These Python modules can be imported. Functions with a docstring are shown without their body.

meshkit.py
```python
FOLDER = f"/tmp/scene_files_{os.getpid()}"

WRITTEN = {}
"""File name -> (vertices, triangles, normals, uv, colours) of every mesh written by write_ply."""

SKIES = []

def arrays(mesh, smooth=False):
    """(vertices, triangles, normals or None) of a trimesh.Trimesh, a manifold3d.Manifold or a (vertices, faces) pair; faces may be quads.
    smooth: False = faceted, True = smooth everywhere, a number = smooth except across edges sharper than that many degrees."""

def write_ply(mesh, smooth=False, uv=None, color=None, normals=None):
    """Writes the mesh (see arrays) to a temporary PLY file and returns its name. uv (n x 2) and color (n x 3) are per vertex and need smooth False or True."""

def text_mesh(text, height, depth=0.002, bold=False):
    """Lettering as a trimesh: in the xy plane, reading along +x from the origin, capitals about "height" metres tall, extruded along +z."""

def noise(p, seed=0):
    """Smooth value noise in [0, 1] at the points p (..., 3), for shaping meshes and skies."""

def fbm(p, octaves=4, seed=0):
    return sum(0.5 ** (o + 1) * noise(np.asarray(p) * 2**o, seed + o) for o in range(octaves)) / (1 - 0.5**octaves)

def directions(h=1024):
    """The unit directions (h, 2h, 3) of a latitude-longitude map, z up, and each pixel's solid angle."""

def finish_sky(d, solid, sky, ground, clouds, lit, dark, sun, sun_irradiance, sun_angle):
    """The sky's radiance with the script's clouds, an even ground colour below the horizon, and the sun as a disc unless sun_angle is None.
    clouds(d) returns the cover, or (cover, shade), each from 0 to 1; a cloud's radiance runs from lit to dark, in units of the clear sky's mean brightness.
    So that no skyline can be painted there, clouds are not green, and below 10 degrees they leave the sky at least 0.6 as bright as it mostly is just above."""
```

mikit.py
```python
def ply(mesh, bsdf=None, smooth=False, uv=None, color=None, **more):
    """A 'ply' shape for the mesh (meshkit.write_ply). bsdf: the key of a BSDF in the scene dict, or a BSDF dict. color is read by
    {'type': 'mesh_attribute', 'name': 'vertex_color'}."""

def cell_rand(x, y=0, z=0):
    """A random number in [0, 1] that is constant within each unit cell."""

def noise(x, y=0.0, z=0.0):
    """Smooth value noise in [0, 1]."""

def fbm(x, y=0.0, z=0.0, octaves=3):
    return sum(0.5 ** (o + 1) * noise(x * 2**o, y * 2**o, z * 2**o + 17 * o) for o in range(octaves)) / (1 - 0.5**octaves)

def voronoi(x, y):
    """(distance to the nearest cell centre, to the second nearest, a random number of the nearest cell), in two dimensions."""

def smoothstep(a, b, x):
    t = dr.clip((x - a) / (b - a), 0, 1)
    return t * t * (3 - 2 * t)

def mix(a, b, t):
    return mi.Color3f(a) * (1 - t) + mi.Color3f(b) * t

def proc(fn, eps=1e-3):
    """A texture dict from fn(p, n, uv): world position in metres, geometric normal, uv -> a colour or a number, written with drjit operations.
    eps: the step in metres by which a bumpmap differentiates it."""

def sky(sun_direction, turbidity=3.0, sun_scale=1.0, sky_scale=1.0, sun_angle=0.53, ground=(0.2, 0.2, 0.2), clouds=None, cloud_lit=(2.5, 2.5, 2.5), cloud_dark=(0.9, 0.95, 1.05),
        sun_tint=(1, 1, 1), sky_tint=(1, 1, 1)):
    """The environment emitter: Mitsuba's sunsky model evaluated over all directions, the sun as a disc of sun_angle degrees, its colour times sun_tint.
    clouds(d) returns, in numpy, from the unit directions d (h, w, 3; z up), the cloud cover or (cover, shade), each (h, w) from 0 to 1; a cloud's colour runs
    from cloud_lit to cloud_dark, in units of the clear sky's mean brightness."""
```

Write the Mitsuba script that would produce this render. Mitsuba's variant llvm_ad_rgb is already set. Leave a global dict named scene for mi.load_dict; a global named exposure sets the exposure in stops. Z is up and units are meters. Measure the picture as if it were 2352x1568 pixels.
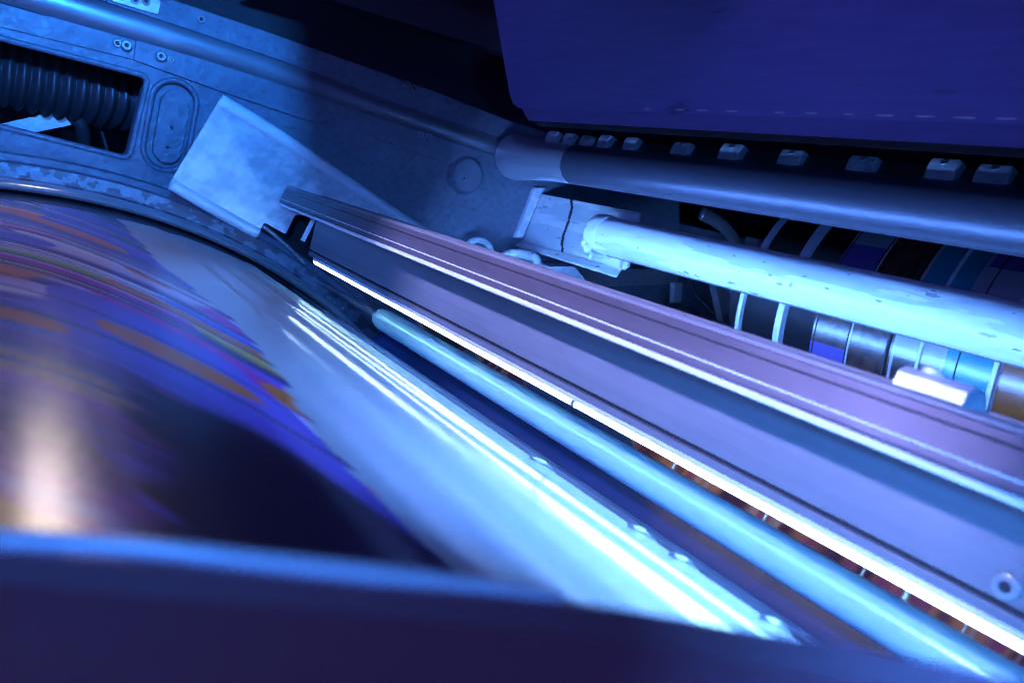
import math, random
import numpy as np, trimesh, mitsuba as mi, drjit as dr
import shapely.geometry as sg
from shapely import affinity
import mikit
from mikit import ply, proc, noise, fbm, voronoi, cell_rand, smoothstep, mix

T = mi.ScalarTransform4f
scene, labels = {'type': 'scene'}, {}
random.seed(4); rng = np.random.default_rng(4)

# ------------------------------------------------------------------ camera
# The machine runs along +y (the axis of its rollers), z is up, metres.  The camera stands at the origin, turned right and tilted down.
W, H, F = 2352., 1568., 1813.
def frame(vx, vy):
    y = np.array([vx - W/2, H/2 - vy, F]); y /= np.linalg.norm(y)
    th = math.atan2(574, F); z = np.array([0, math.cos(th), -math.sin(th)])
    z = z - z @ y * y; z /= np.linalg.norm(z); x = np.cross(y, z)
    return (x if x[0] > 0 else -x), y, z
MX, MY, MZ = frame(0, 210)                       # machine axes seen from the camera (right, up, forward)
M = np.array([MX, MY, MZ])
def ray(px, py): return M @ np.array([px - W/2, H/2 - py, F])
def at(px, py, Y):                               # the machine point at depth Y that the survey of the photograph gives for a mark
    d = ray(px, py); return d * (Y / d[1])
def xz(px, py, Y): p = at(px, py, Y); return (p[0], p[2])
fwd = M @ np.array([0, 0, 1.])
scene['camera'] = {'type': 'thinlens', 'fov': 65.94, 'fov_axis': 'x', 'aperture_radius': 0.0015, 'focus_distance': 0.80,
    'near_clip': 0.01, 'far_clip': 50., 'to_world': T().look_at(origin=[0, 0, 0], target=fwd.tolist(), up=[0, 0, 1])}
exposure = -0.15

# ------------------------------------------------------------------ lamps
def norm(v): v = np.asarray(v, float); return v / np.linalg.norm(v)
def lamp(key, pos, target, w, h, rgb, label, cat='lamp', spin=(0, 0, 1), depth=.03, hood=.0, flare=(0., 0.)):
    """A boxed lamp: a glowing window at the bottom of an open metal housing, its hood reaching forward."""
    pos = np.asarray(pos, float); d = norm(np.asarray(target, float) - pos)
    x = norm(np.cross(np.asarray(spin, float), d)); y = np.cross(d, x)
    R = np.eye(4); R[:3, 0], R[:3, 1], R[:3, 2], R[:3, 3] = x, y, d, pos
    g = trimesh.Trimesh([[-w/2, -h/2, 0], [w/2, -h/2, 0], [w/2, h/2, 0], [-w/2, h/2, 0]], [[0, 1, 2], [0, 2, 3]], process=False); g.apply_transform(R)
    scene[key + '__window'] = ply(g, 'dark_metal', emitter={'type': 'area', 'radiance': {'type': 'rgb', 'value': list(map(float, rgb))}})
    rings = []; t = .004
    for (z, e, fl) in ((-depth, t, 0), (hood, t, 1), (hood, .001, 1), (-.002, .001, 0)):
        a, b = w/2 + e + fl*flare[0], h/2 + e + fl*flare[1]
        rings.append(np.array([[-a, -b, z], [a, -b, z], [a, b, z], [-a, b, z]]))
    V = np.vstack(rings); Fs = [[0, 2, 1], [0, 3, 2], [12, 13, 14], [12, 14, 15]]
    for r in range(3):
        for i in range(4):
            j = (i + 1) % 4; Fs += [[r*4 + i, r*4 + j, r*4 + 4 + j], [r*4 + i, r*4 + 4 + j, r*4 + 4 + i]]
    hb = trimesh.Trimesh(V, Fs, process=False); hb.apply_transform(R); hb.fix_normals()
    scene[key + '__housing'] = ply(hb, 'lamp_black')
    labels[key] = {'label': label, 'category': cat}
BLUE = np.array([.024, .25, 1.0]); PALE = np.array([.11, .31, 1.0]); LAV = np.array([.35, .37, 1.0]); WARM = np.array([.98, .80, .74]); VIO = np.array([.16, .115, 1.0])
TUBE_LIGHT = 150.                                                     # the slim lamp along the rail's lower edge (built with the rail)
lamp('frame_lamp', (.02, .02, .30), (.10, 1.1, .05), .035, .035, BLUE * 6000, 'blue hooded lamp above the camera lighting the left of the side frame', hood=.14, flare=(.03, .0))
lamp('rail_fill', (-.06, -.14, .06), (.285, .95, -.195), .022, .016, BLUE * 5500, 'added narrow blue fill light behind the camera, aimed at the far end of the long rail', hood=.09)  # unseen fill, put in to turn the far rail end blue
lamp('tube_fill', (.45, .58, -.25), (.70, .58, -.19), .70, .03, PALE * 88, 'added long pale blue fill light out of sight behind the rail, for the painted tube', hood=.03, depth=.012)  # added where the rail conceals it, to brighten tube and bracket
lamp('cylinder_fill', (.24, -.05, .06), (.176, .25, -.18), .03, .08, PALE * 1300, 'added pale blue fill light beside the camera, aimed at the right flank of the cylinder', hood=.10)  # off-screen fill put in for the cyan on the sheet's flank
lamp('lavender_lamp', (-.25, .40, .33), (.29, .40, -.12), .03, .03, LAV * 5000, 'small pale lavender work lamp to the left above the cylinder, aimed at the long rail', hood=.20, flare=(.06, .0))
lamp('warm_strip_lamp', (.135, 1.0, .335), (.02, .2, -.06), .034, .30, WARM * 24, 'narrow warm white strip lamp above the printing cylinder', spin=(0, 1, 0), hood=.04)
lamp('guard_fill', (-.22, -.02, .16), (-.01, .10, -.05), .09, .03, BLUE * 130, 'added small blue fill light to the left beside the camera, aimed at the guard', spin=(0, 0, 1), hood=.08)  # extra light added only for the pale edge bar
lamp('web_fill', (.08, -.085, -.02), (.30, .32, -.205), .02, .02, BLUE * 2400, 'added small blue fill light beside the camera, aimed along the long rail and the slim roller', hood=.03)  # added fill that turns the web's shaded strip and the roller azure
lamp('gap_fill', (.375, .45, -.205), (.47, .45, -.39), .72, .012, WARM * 13, 'added small warm fill strip out of sight behind the rail, for the printed sheet in the gap', hood=.012, depth=.008)  # concealed fill added so the striped sheet shows in the gap
lamp('violet_fill', (-1.1, -.35, .55), (.4, .6, 0.), 1.0, .8, VIO * 2.3, 'large dim violet fill panel added to the left behind the camera, standing in for ambient light')  # invented panel in place of an ambient violet glow

# ------------------------------------------------------------------ materials
def principled(c, r, m=0., **k):
    d = {'type': 'principled', 'base_color': c if isinstance(c, dict) else {'type': 'rgb', 'value': list(map(float, c))}, 'roughness': r if isinstance(r, dict) else float(r), 'metallic': float(m)}
    d.update(k); return d
def bump(b, fn, s=1.0, eps=6e-4): return {'type': 'bumpmap', 'tex': proc(fn, eps=eps), 'scale': s, 'bsdf': b}
def two(b): return {'type': 'twosided', 'bsdf': b}

def cast_col(p, n, uv):
    a = fbm(p.x*22, p.y*22, p.z*22, 4); b = fbm(p.x*140 + 9, p.y*140, p.z*140, 2)
    c = mix((.12, .155, .21), (.21, .25, .31), a)
    spots = smoothstep(.62, .80, fbm(p.x*170 + 3, p.y*170, p.z*170 + 8, 3))
    c = c * (1 - .22*spots)
    return c * (.86 + .28*b)
def cast_bump(p, n, uv): return .0012*fbm(p.x*120, p.y*120, p.z*120, 3) + .0007*fbm(p.x*420, p.y*420, p.z*420, 2)
def cast_rough(p, n, uv): return .30 + .35*fbm(p.x*60, p.y*60, p.z*60, 3)
scene['cast_metal'] = two(bump(principled(proc(cast_col), proc(cast_rough), .15, specular=.6), cast_bump))
def rim_col(p, n, uv):
    u = dr.atan2(p.z - C_Z0, p.x - C_X0)*30.
    a = fbm(u*1.5 + 2, dr.sqrt(dr.square(p.x - C_X0) + dr.square(p.z - C_Z0))*70, 3., 4); edge = smoothstep(.44, .52, a + .10*(fbm(p.x*260, p.y*260, p.z*260, 2) - .5))
    b = fbm(p.x*190, p.y*190, p.z*190, 3)
    return mix((.13, .125, .15), mix((.18, .22, .27), (.30, .35, .41), b), edge)
C_X0, C_Z0 = -.125*1.10, -.711*1.10
scene['rim_metal'] = two(bump(principled(proc(rim_col), .38, .2, specular=.6), cast_bump))
def galv_col(p, n, uv):
    a = fbm(p.x*46, p.y*46, p.z*46, 4); b = fbm(p.x*130 + 5, p.y*130, p.z*130, 3)
    return mix((.52, .55, .59), (.88, .89, .90), smoothstep(.30, .70, .65*a + .35*b))
def galv_rough(p, n, uv): return .26 + .22*fbm(p.x*90, p.y*90, p.z*90 + 4, 3)
scene['rib_paint'] = two(principled((.34, .37, .42), .36, .65, specular=.8))
scene['roller_blue'] = two(principled((.38, .70, .90), .24, .0, specular=.8))
scene['galvanised'] = two(principled(proc(galv_col), proc(galv_rough), .25, specular=.6))
def brush_col(p, n, uv):
    a = fbm(p.x*220, p.y*5, p.z*220, 3); s = fbm(p.x*50 + 7, p.y*18, p.z*50, 4)
    return mix((.21, .21, .23), (.33, .33, .35), .55*a + .45*s)
def brush_rough(p, n, uv): return .42 + .18*fbm(p.x*300, p.y*8, p.z*300, 2)
scene['aluminium'] = two(principled(proc(brush_col), proc(brush_rough), .30, specular=.5))
def flange_col(p, n, uv):
    a = fbm(p.x*260, p.y*4, p.z*260, 3); s = fbm(p.x*60 + 7, p.y*26, p.z*60, 4)
    return mix((.095, .078, .095), (.18, .15, .175), .45*a + .55*s)
scene['flange_metal'] = two(principled(proc(flange_col), .46, .35, specular=.4))
scene['pale_highlight'] = two(principled((.90, .91, .92), .25, .0, specular=.8))  # white for pale parts; on rail edges and folds it paints the highlight
def paint_col(p, n, uv):
    a = fbm(p.x*40, p.y*5, p.z*40, 5); b = fbm(p.x*190, p.y*40, p.z*190, 3)
    w = smoothstep(.47, .50, a + .10*(b - .5))
    c = mix((.62, .67, .70), (.83, .85, .86), w)
    chips = smoothstep(.735, .75, fbm(p.x*150 + 3, p.y*70, p.z*150, 3))
    return mix(c, (.34, .36, .39), chips)*(.94 + .12*b)
def paint_bump(p, n, uv): return .0008*fbm(p.x*60, p.y*20, p.z*60, 4)
scene['white_paint'] = two(bump(principled(proc(paint_col), .36, 0., specular=.5), paint_bump))
def cover_col(p, n, uv):
    a = fbm(p.x*9, p.y*9, p.z*30, 4); b = fbm(p.x*240, p.y*30, p.z*240, 2)
    return mix((.26, .20, .50), (.33, .26, .62), a) * (.90 + .20*b)*(1 - .35*smoothstep(.70, .76, fbm(p.x*60, p.y*16, p.z*60 + 5, 4)))
scene['cover_paint'] = two(principled(proc(cover_col), .45, .0, specular=.4))
scene['lamp_black'] = two({'type': 'diffuse', 'reflectance': {'type': 'rgb', 'value': [.02, .02, .02]}})
scene['roller_white'] = two(principled((.66, .67, .70), .22, .55, specular=.7))
scene['dark_metal'] = two(principled((.045, .043, .05), .45, .3))
scene['black_rubber'] = two(principled((.030, .028, .034), .38, 0., specular=.6))
def steel_col(p, n, uv): return mix((.34, .35, .38), (.52, .53, .56), fbm(p.x*150, p.y*150, p.z*150, 3))
scene['steel'] = two(principled(proc(steel_col), .33, .6))
def roller_col(p, n, uv): return mix((.11, .115, .16), (.17, .175, .22), fbm(p.x*90, p.y*4, p.z*90, 4))
scene['roller_steel'] = two(principled(proc(roller_col), .40, .6, specular=.6))
scene['dark_wall'] = two(principled((.09, .085, .10), .55, 0.))
scene['brass'] = two(principled((.36, .24, .12), .35, .7))
scene['dark_cavity'] = two(principled((.05, .045, .05), .6, 0.))
scene['guard_paint'] = two(principled((.26, .06, .075), .42, 0., specular=.4))
scene['guard_edge'] = two(principled((.86, .87, .88), .20, .0, specular=.8))

# ------------------------------------------------------------------ mesh helpers
def add(key, mesh, bsdf, smooth=30, **k): scene[key] = ply(mesh, bsdf, smooth=smooth, **k); return key
def tag(key, label=None, cat=None, group=None, kind=None):
    labels[key] = {k: v for k, v in (('label', label), ('category', cat), ('group', group), ('kind', kind)) if v}
def extr(poly, y0, y1, fr=None):
    """A shapely polygon in (x, z) extruded along the machine axis from y0 to y1."""
    m = trimesh.creation.extrude_polygon(poly, abs(y1 - y0)); v = m.vertices.copy()
    m.vertices = np.c_[v[:, 0], min(y0, y1) + v[:, 2], v[:, 1]]; m.invert(); m.fix_normals(); return m
def soft(pts, r, n=6):
    p = sg.Polygon(pts); return p.buffer(-r, quad_segs=n).buffer(2*r, quad_segs=n).buffer(-r, quad_segs=n)
def sweep(path, r, n=12, closed=False, sx=1., sy=1., up=(0, 1, 0)):
    """A round (or oval) bar along a path of points."""
    P = np.asarray(path, float); N = len(P); r = np.broadcast_to(np.asarray(r, float), (N,))
    if closed: Tn = np.roll(P, -1, 0) - np.roll(P, 1, 0)
    else: Tn = np.gradient(P, axis=0)
    Tn /= np.linalg.norm(Tn, axis=1, keepdims=True); up = np.asarray(up, float)
    A = np.cross(Tn, up); A /= np.linalg.norm(A, axis=1, keepdims=True) + 1e-12; B = np.cross(A, Tn)
    a = np.linspace(0, 2*np.pi, n, endpoint=False)
    V = (P[:, None] + r[:, None, None]*(np.cos(a)[None, :, None]*A[:, None]*sx + np.sin(a)[None, :, None]*B[:, None]*sy)).reshape(-1, 3)
    Fs = []
    for i in range(N if closed else N - 1):
        j = (i + 1) % N
        for k in range(n):
            l = (k + 1) % n; Fs += [[i*n + k, i*n + l, j*n + l], [i*n + k, j*n + l, j*n + k]]
    if not closed:
        V = np.vstack([V, P[0], P[-1]]); c0, c1 = len(V) - 2, len(V) - 1
        for k in range(n):
            l = (k + 1) % n; Fs += [[c0, l, k], [c1, (N - 1)*n + k, (N - 1)*n + l]]
    m = trimesh.Trimesh(V, Fs, process=False); m.fix_normals(); return m
def lathe(profile, centre, n=160, a0=0., a1=2*np.pi, basis=None):
    """profile: (radius, y) pairs, turned about the axis along y through centre (x, z)."""
    pr = np.asarray(profile, float); full = abs(a1 - a0 - 2*np.pi) < 1e-6
    a = np.linspace(a0, a1, n, endpoint=not full); k = len(pr)
    V = np.array([[centre[0] + r*np.cos(t), y, centre[1] + r*np.sin(t)] for t in a for r, y in pr]); Fs = []
    for i in range(n if full else n - 1):
        j = (i + 1) % n
        for q in range(k - 1): Fs += [[i*k + q, i*k + q + 1, j*k + q + 1], [i*k + q, j*k + q + 1, j*k + q]]
    return trimesh.Trimesh(V, Fs, process=False)
def disc(c, r, d, h, n=20, b=.25, hole=0.):
    """A bevelled disc or bolt head of height h standing on point c along direction d; hole: radius of a sunk socket."""
    d = norm(d); x = norm(np.cross(d, [.3, .2, .9])); y = np.cross(d, x); pr = [(r, 0), (r, h*(1 - b)), (r*(1 - .18), h)]
    pr += [(hole, h), (hole*.9, h*.25), (0, h*.25)] if hole else [(0, h)]
    a = np.linspace(0, 2*np.pi, n, endpoint=False); V = []; Fs = []; k = len(pr)
    for t in a:
        for R_, z_ in pr: V.append(np.asarray(c) + R_*(np.cos(t)*x + np.sin(t)*y) + z_*d)
    for i in range(n):
        j = (i + 1) % n
        for q in range(k - 1): Fs += [[i*k + q, j*k + q, j*k + q + 1], [i*k + q, j*k + q + 1, i*k + q + 1]]
    m = trimesh.Trimesh(np.array(V), Fs, process=False); return m
def slab(pts, thick, d):
    """A flat polygon of world points thickened by `thick` along d, with a fine chamfer."""
    P = np.asarray(pts, float); d = norm(d); n = len(P); c = P.mean(0)
    ch = min(.0012, thick*.3)
    def inset(Q): return c + (Q - c)*(1 - ch/np.linalg.norm(Q - c, axis=1, keepdims=True))
    rings = [inset(P), P + ch*d, P + (thick - ch)*d, inset(P) + thick*d]; V = np.vstack(rings); Fs = []
    for r in range(3):
        for i in range(n):
            j = (i + 1) % n; Fs += [[r*n + i, r*n + j, (r + 1)*n + j], [r*n + i, (r + 1)*n + j, (r + 1)*n + i]]
    x = norm(P[1] - P[0]); y = norm(np.cross(d, x)); q = np.c_[(P - c) @ x, (P - c) @ y]
    _, tri = trimesh.creation.triangulate_polygon(sg.Polygon(q))
    vv, _ = trimesh.creation.triangulate_polygon(sg.Polygon(q))
    idx = [int(np.argmin(((q - v[:2])**2).sum(1))) for v in vv]
    for t in tri: a = [idx[k] for k in t]; Fs += [a[::-1], [3*n + k for k in a]]
    m = trimesh.Trimesh(V, Fs, process=False); m.fix_normals(); return m
def stadium(a, b, r, n=10): return sg.LineString([a, b]).buffer(r, quad_segs=n)
def polar(deg, r): return np.array([r*math.cos(math.radians(deg)), r*math.sin(math.radians(deg))])
def poly(pts, Y): return [xz(x, y, Y) for x, y in pts]
def ring_path(p, Y): c = np.array(p.exterior.coords)[:-1]; return np.c_[c[:, 0], np.full(len(c), Y), c[:, 1]]
def arc_pts(ctrl, n):
    """A smooth curve through the control points."""
    from scipy.interpolate import CubicSpline
    C = np.asarray(ctrl, float); t = np.r_[0, np.cumsum(np.linalg.norm(np.diff(C, axis=0), axis=1))]
    return CubicSpline(t, C)(np.linspace(0, t[-1], n))

YW = 1.10                                                            # the machine's side frame stands across the axis here
# ------------------------------------------------------------------ printing cylinder, its axis along y
CX, CY, CZ = np.eye(3)
C_c, C_R = np.array([-.125, -.711])*YW, .621*YW
CF = np.eye(4); CF[:3, 0], CF[:3, 1], CF[:3, 2] = CX, CY, CZ
def to_cyl(m): m.apply_transform(CF); return m
def cylp(deg, y, r=0.): a = math.radians(deg); return CX*(C_c[0] + (C_R + r)*math.cos(a)) + CY*y + CZ*(C_c[1] + (C_R + r)*math.sin(a))
cyl_o = CX*C_c[0] + CZ*C_c[1]

# ------------------------------------------------------------------ side frame of the press
outer = sg.Polygon(poly([(-500, -160), (390, 0), (790, 138), (1176, 280), (1300, 318), (1560, 380), (1560, 640), (1200, 1200), (-500, 1200)], YW))
opening = soft(poly([(-420, -22), (342, 176), (296, 366), (-420, 185)], YW), .009, 8)
pocket = stadium(xz(401, 235, YW), xz(381, 343, YW), .0265)
mouth = affinity.translate(sg.Point(0, 0).buffer(1., quad_segs=64), 0, 0)
def cyl_center_at(Y):                                               # where the cylinder's axis passes through the plane y = Y
    s = (Y - cyl_o[1]) / CY[1]; p = cyl_o + s*CY; return np.array([p[0], p[2]])
cc = cyl_center_at(YW)
mouth = sg.Point(*cc).buffer(C_R*1.008, quad_segs=90)
notch = soft(poly([(640, 470), (760, 480), (790, 600), (760, 640), (690, 598), (585, 540), (575, 500)], YW), .004, 4)      # a second, smaller opening, half hidden by the guide plate
face = outer.difference(opening).difference(notch).difference(pocket).difference(mouth)
K = 'press_side_frame'
add(K + '__web', extr(face, YW, YW + .05), 'cast_metal', smooth=25)
tag(K, 'worn cast metal side frame of the press with a long rib, window and bolt holes', 'machine frame')
add(K + '__pocket_floor', extr(pocket.buffer(.004), YW + .010, YW + .03), 'cast_metal')
pad = stadium(xz(403, 240, YW), xz(384.5, 343, YW), .0168)
padm = extr(pad, YW - .001, YW + .012)
add(K + '__oval_boss', padm, 'cast_metal', smooth=25); tag(K + '__oval_boss', 'raised oval boss with two small drilled holes')
add(K + '__pocket_rim', sweep(ring_path(pocket, YW + .001), .0036, 10, closed=True), 'cast_metal', smooth=True)
for i, q in enumerate([(394, 293), (384.6, 338)]): add(K + '__drilled_hole' + ('' if i == 0 else '_%03d' % i), disc(at(*q, YW - .0012), .0021, (0, -1, 0), .0006), 'dark_cavity')
add(K + '__window_rim', sweep(ring_path(opening, YW + .0015), .0038, 10, closed=True), 'cast_metal', smooth=True)
# long rounded rib across the frame
c0 = np.array([[-260, -118], [100, -3], [300, 57], [500, 118], [700, 187], [900, 258], [1050, 308], [1165, 345]], float)
rp = arc_pts([at(x, y, YW - .002) for x, y in c0], 60)
add(K + '__rib', sweep(rp, np.linspace(.0185, .0145, 60), 24, sx=1., sy=.62), 'rib_paint', smooth=True)
tag(K + '__rib', 'long rounded rib that catches a pale blue highlight')
# flange strip above the rib, a step proud of the web
fl = sg.Polygon(poly([(-300, -180), (100, -40), (420, 66), (640, 140), (860, 222), (1040, 284), (1150, 318), (1195, 292), (1000, 214), (790, 140), (580, 66), (390, 2), (150, -80), (-300, -230)], YW))
add(K + '__flange', extr(fl, YW - .012, YW - .0006), 'cast_metal', smooth=25)
lo = sg.Polygon(poly([(-300, -70), (90, 34), (310, 82), (305, 137), (90, 84), (-300, -12)], YW))
add(K + '__strip_plate', extr(lo, YW - .004, YW - .0006), 'cast_metal', smooth=25)
lo2 = sg.Polygon(poly([(313, 83), (500, 143), (640, 190), (860, 268), (1090, 345), (1080, 392), (860, 318), (690, 272), (500, 208), (306, 138)], YW))
add(K + '__strip_plate_001', extr(lo2, YW - .0055, YW - .0006), 'cast_metal', smooth=25)
tab = sg.Polygon(poly([(252, 5), (358, 36), (364, 6), (290, -24)], YW))
add(K + '__corner_tab', extr(tab, YW - .016, YW - .0123), 'galvanised', smooth=25)
bolts = [(269, 100, 0), (289, 105, 1), (368, 130, 1), (391, 138, 0), (461.5, 45, 2), (335, 4, 3), (930, 196, 4), (949, 203, 4), (965, 309, 0), (985, 314, 0), (310, 1, 3)]
for i, (x, y, q) in enumerate(bolts):
    Y0 = YW - (.004, .0055, .012, .016, .012)[q]; big = i in (1, 2, 6); s = '' if i == 0 else '_%03d' % i
    add(K + '__bolt' + s, disc(at(x, y, Y0), .0062 if big else .0046, (0, -1, 0), .009 if big else .003, hole=.0026), 'steel')
    add(K + '__bolt' + s + '__socket', disc(at(x, y, Y0 - (.009 if big else .003)*.26), .0024, (0, -1, 0), .0003), 'dark_cavity')
# round boss with a worn bright edge, at the right of the web
bc = at(1068, 402, YW)
b = lathe([(.0, YW - .010), (.024, YW - .010), (.029, YW - .006), (.031, YW), (.034, YW + .01)], (bc[0], bc[2]), 40); b.fix_normals()
add(K + '__round_boss', b, 'cast_metal', smooth=35)
add(K + '__round_boss__drilled_hole', disc(at(1066, 410, YW - .0101), .0016, (0, -1, 0), .0004), 'dark_cavity')
# ring lips round the cylinder's mouth
def lip(r0, r1, prof, key, mat):
    m = lathe(prof, (cc[0], cc[1]), 240, math.radians(20), math.radians(165)); m.fix_normals(); add(key, m, mat, smooth=40)
R = C_R
lip(0, 0, [(R*1.066, YW + .02), (R*1.066, YW - .007), (R*1.063, YW - .011), (R*1.053, YW - .013), (R*1.048, YW - .009)], K + '__outer_lip', 'cast_metal')
lip(0, 0, [(R*1.049, YW - .009), (R*1.026, YW - .010), (R*1.0225, YW - .013)], K + '__stained_band', 'rim_metal')
tag(K + '__stained_band', 'curved band with peeling pale and dark stains')
lip(0, 0, [(R*1.023, YW - .012), (R*1.0215, YW - .017), (R*1.017, YW - .022), (R*1.011, YW - .024), (R*1.006, YW - .021), (R*1.004, YW - .014), (R*1.004, YW + .05)], K + '__inner_lip', 'roller_white')
for i, (x, y) in enumerate([(702, 657), (721, 667), (764, 692), (784, 706)]):
    s = '_%03d' % (len(bolts) + i)
    add(K + '__bolt' + s, disc(at(x, y, YW - .010), .0058 if i % 2 else .004, (0, -1, 0), .006, hole=.0024), 'steel')
# recess behind the flange, closed by a back wall
bw = sg.Polygon(poly([(-700, -500), (2300, -500), (3400, 900), (1200, 1500), (-700, 1500)], YW + .30))
add('machine_back_wall', extr(bw, YW + .30, YW + .33), 'dark_wall'); tag('machine_back_wall', 'dark inner wall of the machine behind the side frame and the cover', 'wall')
beam = [at(560, -60, YW + .10), at(1180, 130, YW + .10), at(1180, 60, YW + .10), at(700, -110, YW + .10)]
add('recess_beam', slab(beam, .04, (0, 1, 0)), 'dark_wall'); tag('recess_beam', 'dark beam crossing the unlit recess at the top beside the blue cover', 'beam')

# ------------------------------------------------------------------ corrugated hose and bits inside the window
hp = arc_pts([at(-160, 128, 1.20), at(60, 178, 1.21), at(200, 210, 1.22), at(330, 236, 1.25), at(420, 250, 1.30)], 400)
hs = np.r_[0, np.cumsum(np.linalg.norm(np.diff(hp, axis=0), axis=1))]
pitch = .0152; wv = (.5 + .5*np.cos(2*np.pi*hs/pitch))
add('corrugated_hose', sweep(hp, .037 + .007*wv**.6, 28), 'black_rubber', smooth=True); tag('corrugated_hose', 'black corrugated hose seen through the frame window', 'hose')
fb = [at(-140, 318, 1.22), at(150, 250, 1.22), at(166, 287, 1.22), at(-140, 350, 1.22)]
add('flat_bracket', slab(fb, .006, (0, 1, 0)), 'steel'); tag('flat_bracket', 'flat metal bracket under the hose in the frame window', 'bracket')
add('bent_pipe', sweep(arc_pts([at(168, 262, 1.21), at(184, 285, 1.21), at(192, 330, 1.22), at(206, 420, 1.22)], 24), .0085, 14), 'dark_metal', smooth=True); tag('bent_pipe', 'dark bent pipe hanging beneath the hose in the window', 'pipe')
add('thin_cable', sweep(arc_pts([at(215, 262, 1.24), at(232, 300, 1.24), at(246, 345, 1.24), at(262, 420, 1.24)], 20), .003, 8), 'dark_metal', smooth=True); tag('thin_cable', 'thin dark cable right of the bent pipe in the window', 'cable')

# ------------------------------------------------------------------ galvanised guide plate
YG = 1.035
gp = soft(poly([(508, 225), (640, 304), (800, 412), (985, 532), (985, 548), (720, 489), (677, 495), (656, 538), (607, 511), (591, 542), (388, 424)], YG), .0022, 6)
add('guide_plate__sheet', extr(gp, YG, YG + .004), 'galvanised', smooth=25)
tag('guide_plate', 'mottled galvanised guide plate with a notch, standing before the side frame', 'guide plate')
e1 = arc_pts([at(x, y, YG + .001) for x, y in [(505, 232), (640, 313), (800, 421), (985, 541)]], 40)
add('guide_plate__upper_fold', sweep(e1, .0085, 16), 'pale_highlight', smooth=True)  # fold's highlight is put into its white colour
e2 = arc_pts([at(x, y, YG + .001) for x, y in [(392, 422), (480, 474), (592, 536)]], 30)
add('guide_plate__lower_fold', sweep(e2, .0075, 16), 'pale_highlight', smooth=True)  # white colour stands for light caught along this fold
add('thin_strut', sweep(arc_pts([at(604, 520, YG + .002), at(640, 548, YG + .002), at(672, 578, YG + .002), at(700, 606, YG + .002)], 20), .0030, 10), 'steel', smooth=True); tag('thin_strut', 'thin metal strut crossing the black notch under the guide plate', 'strut')

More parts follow.
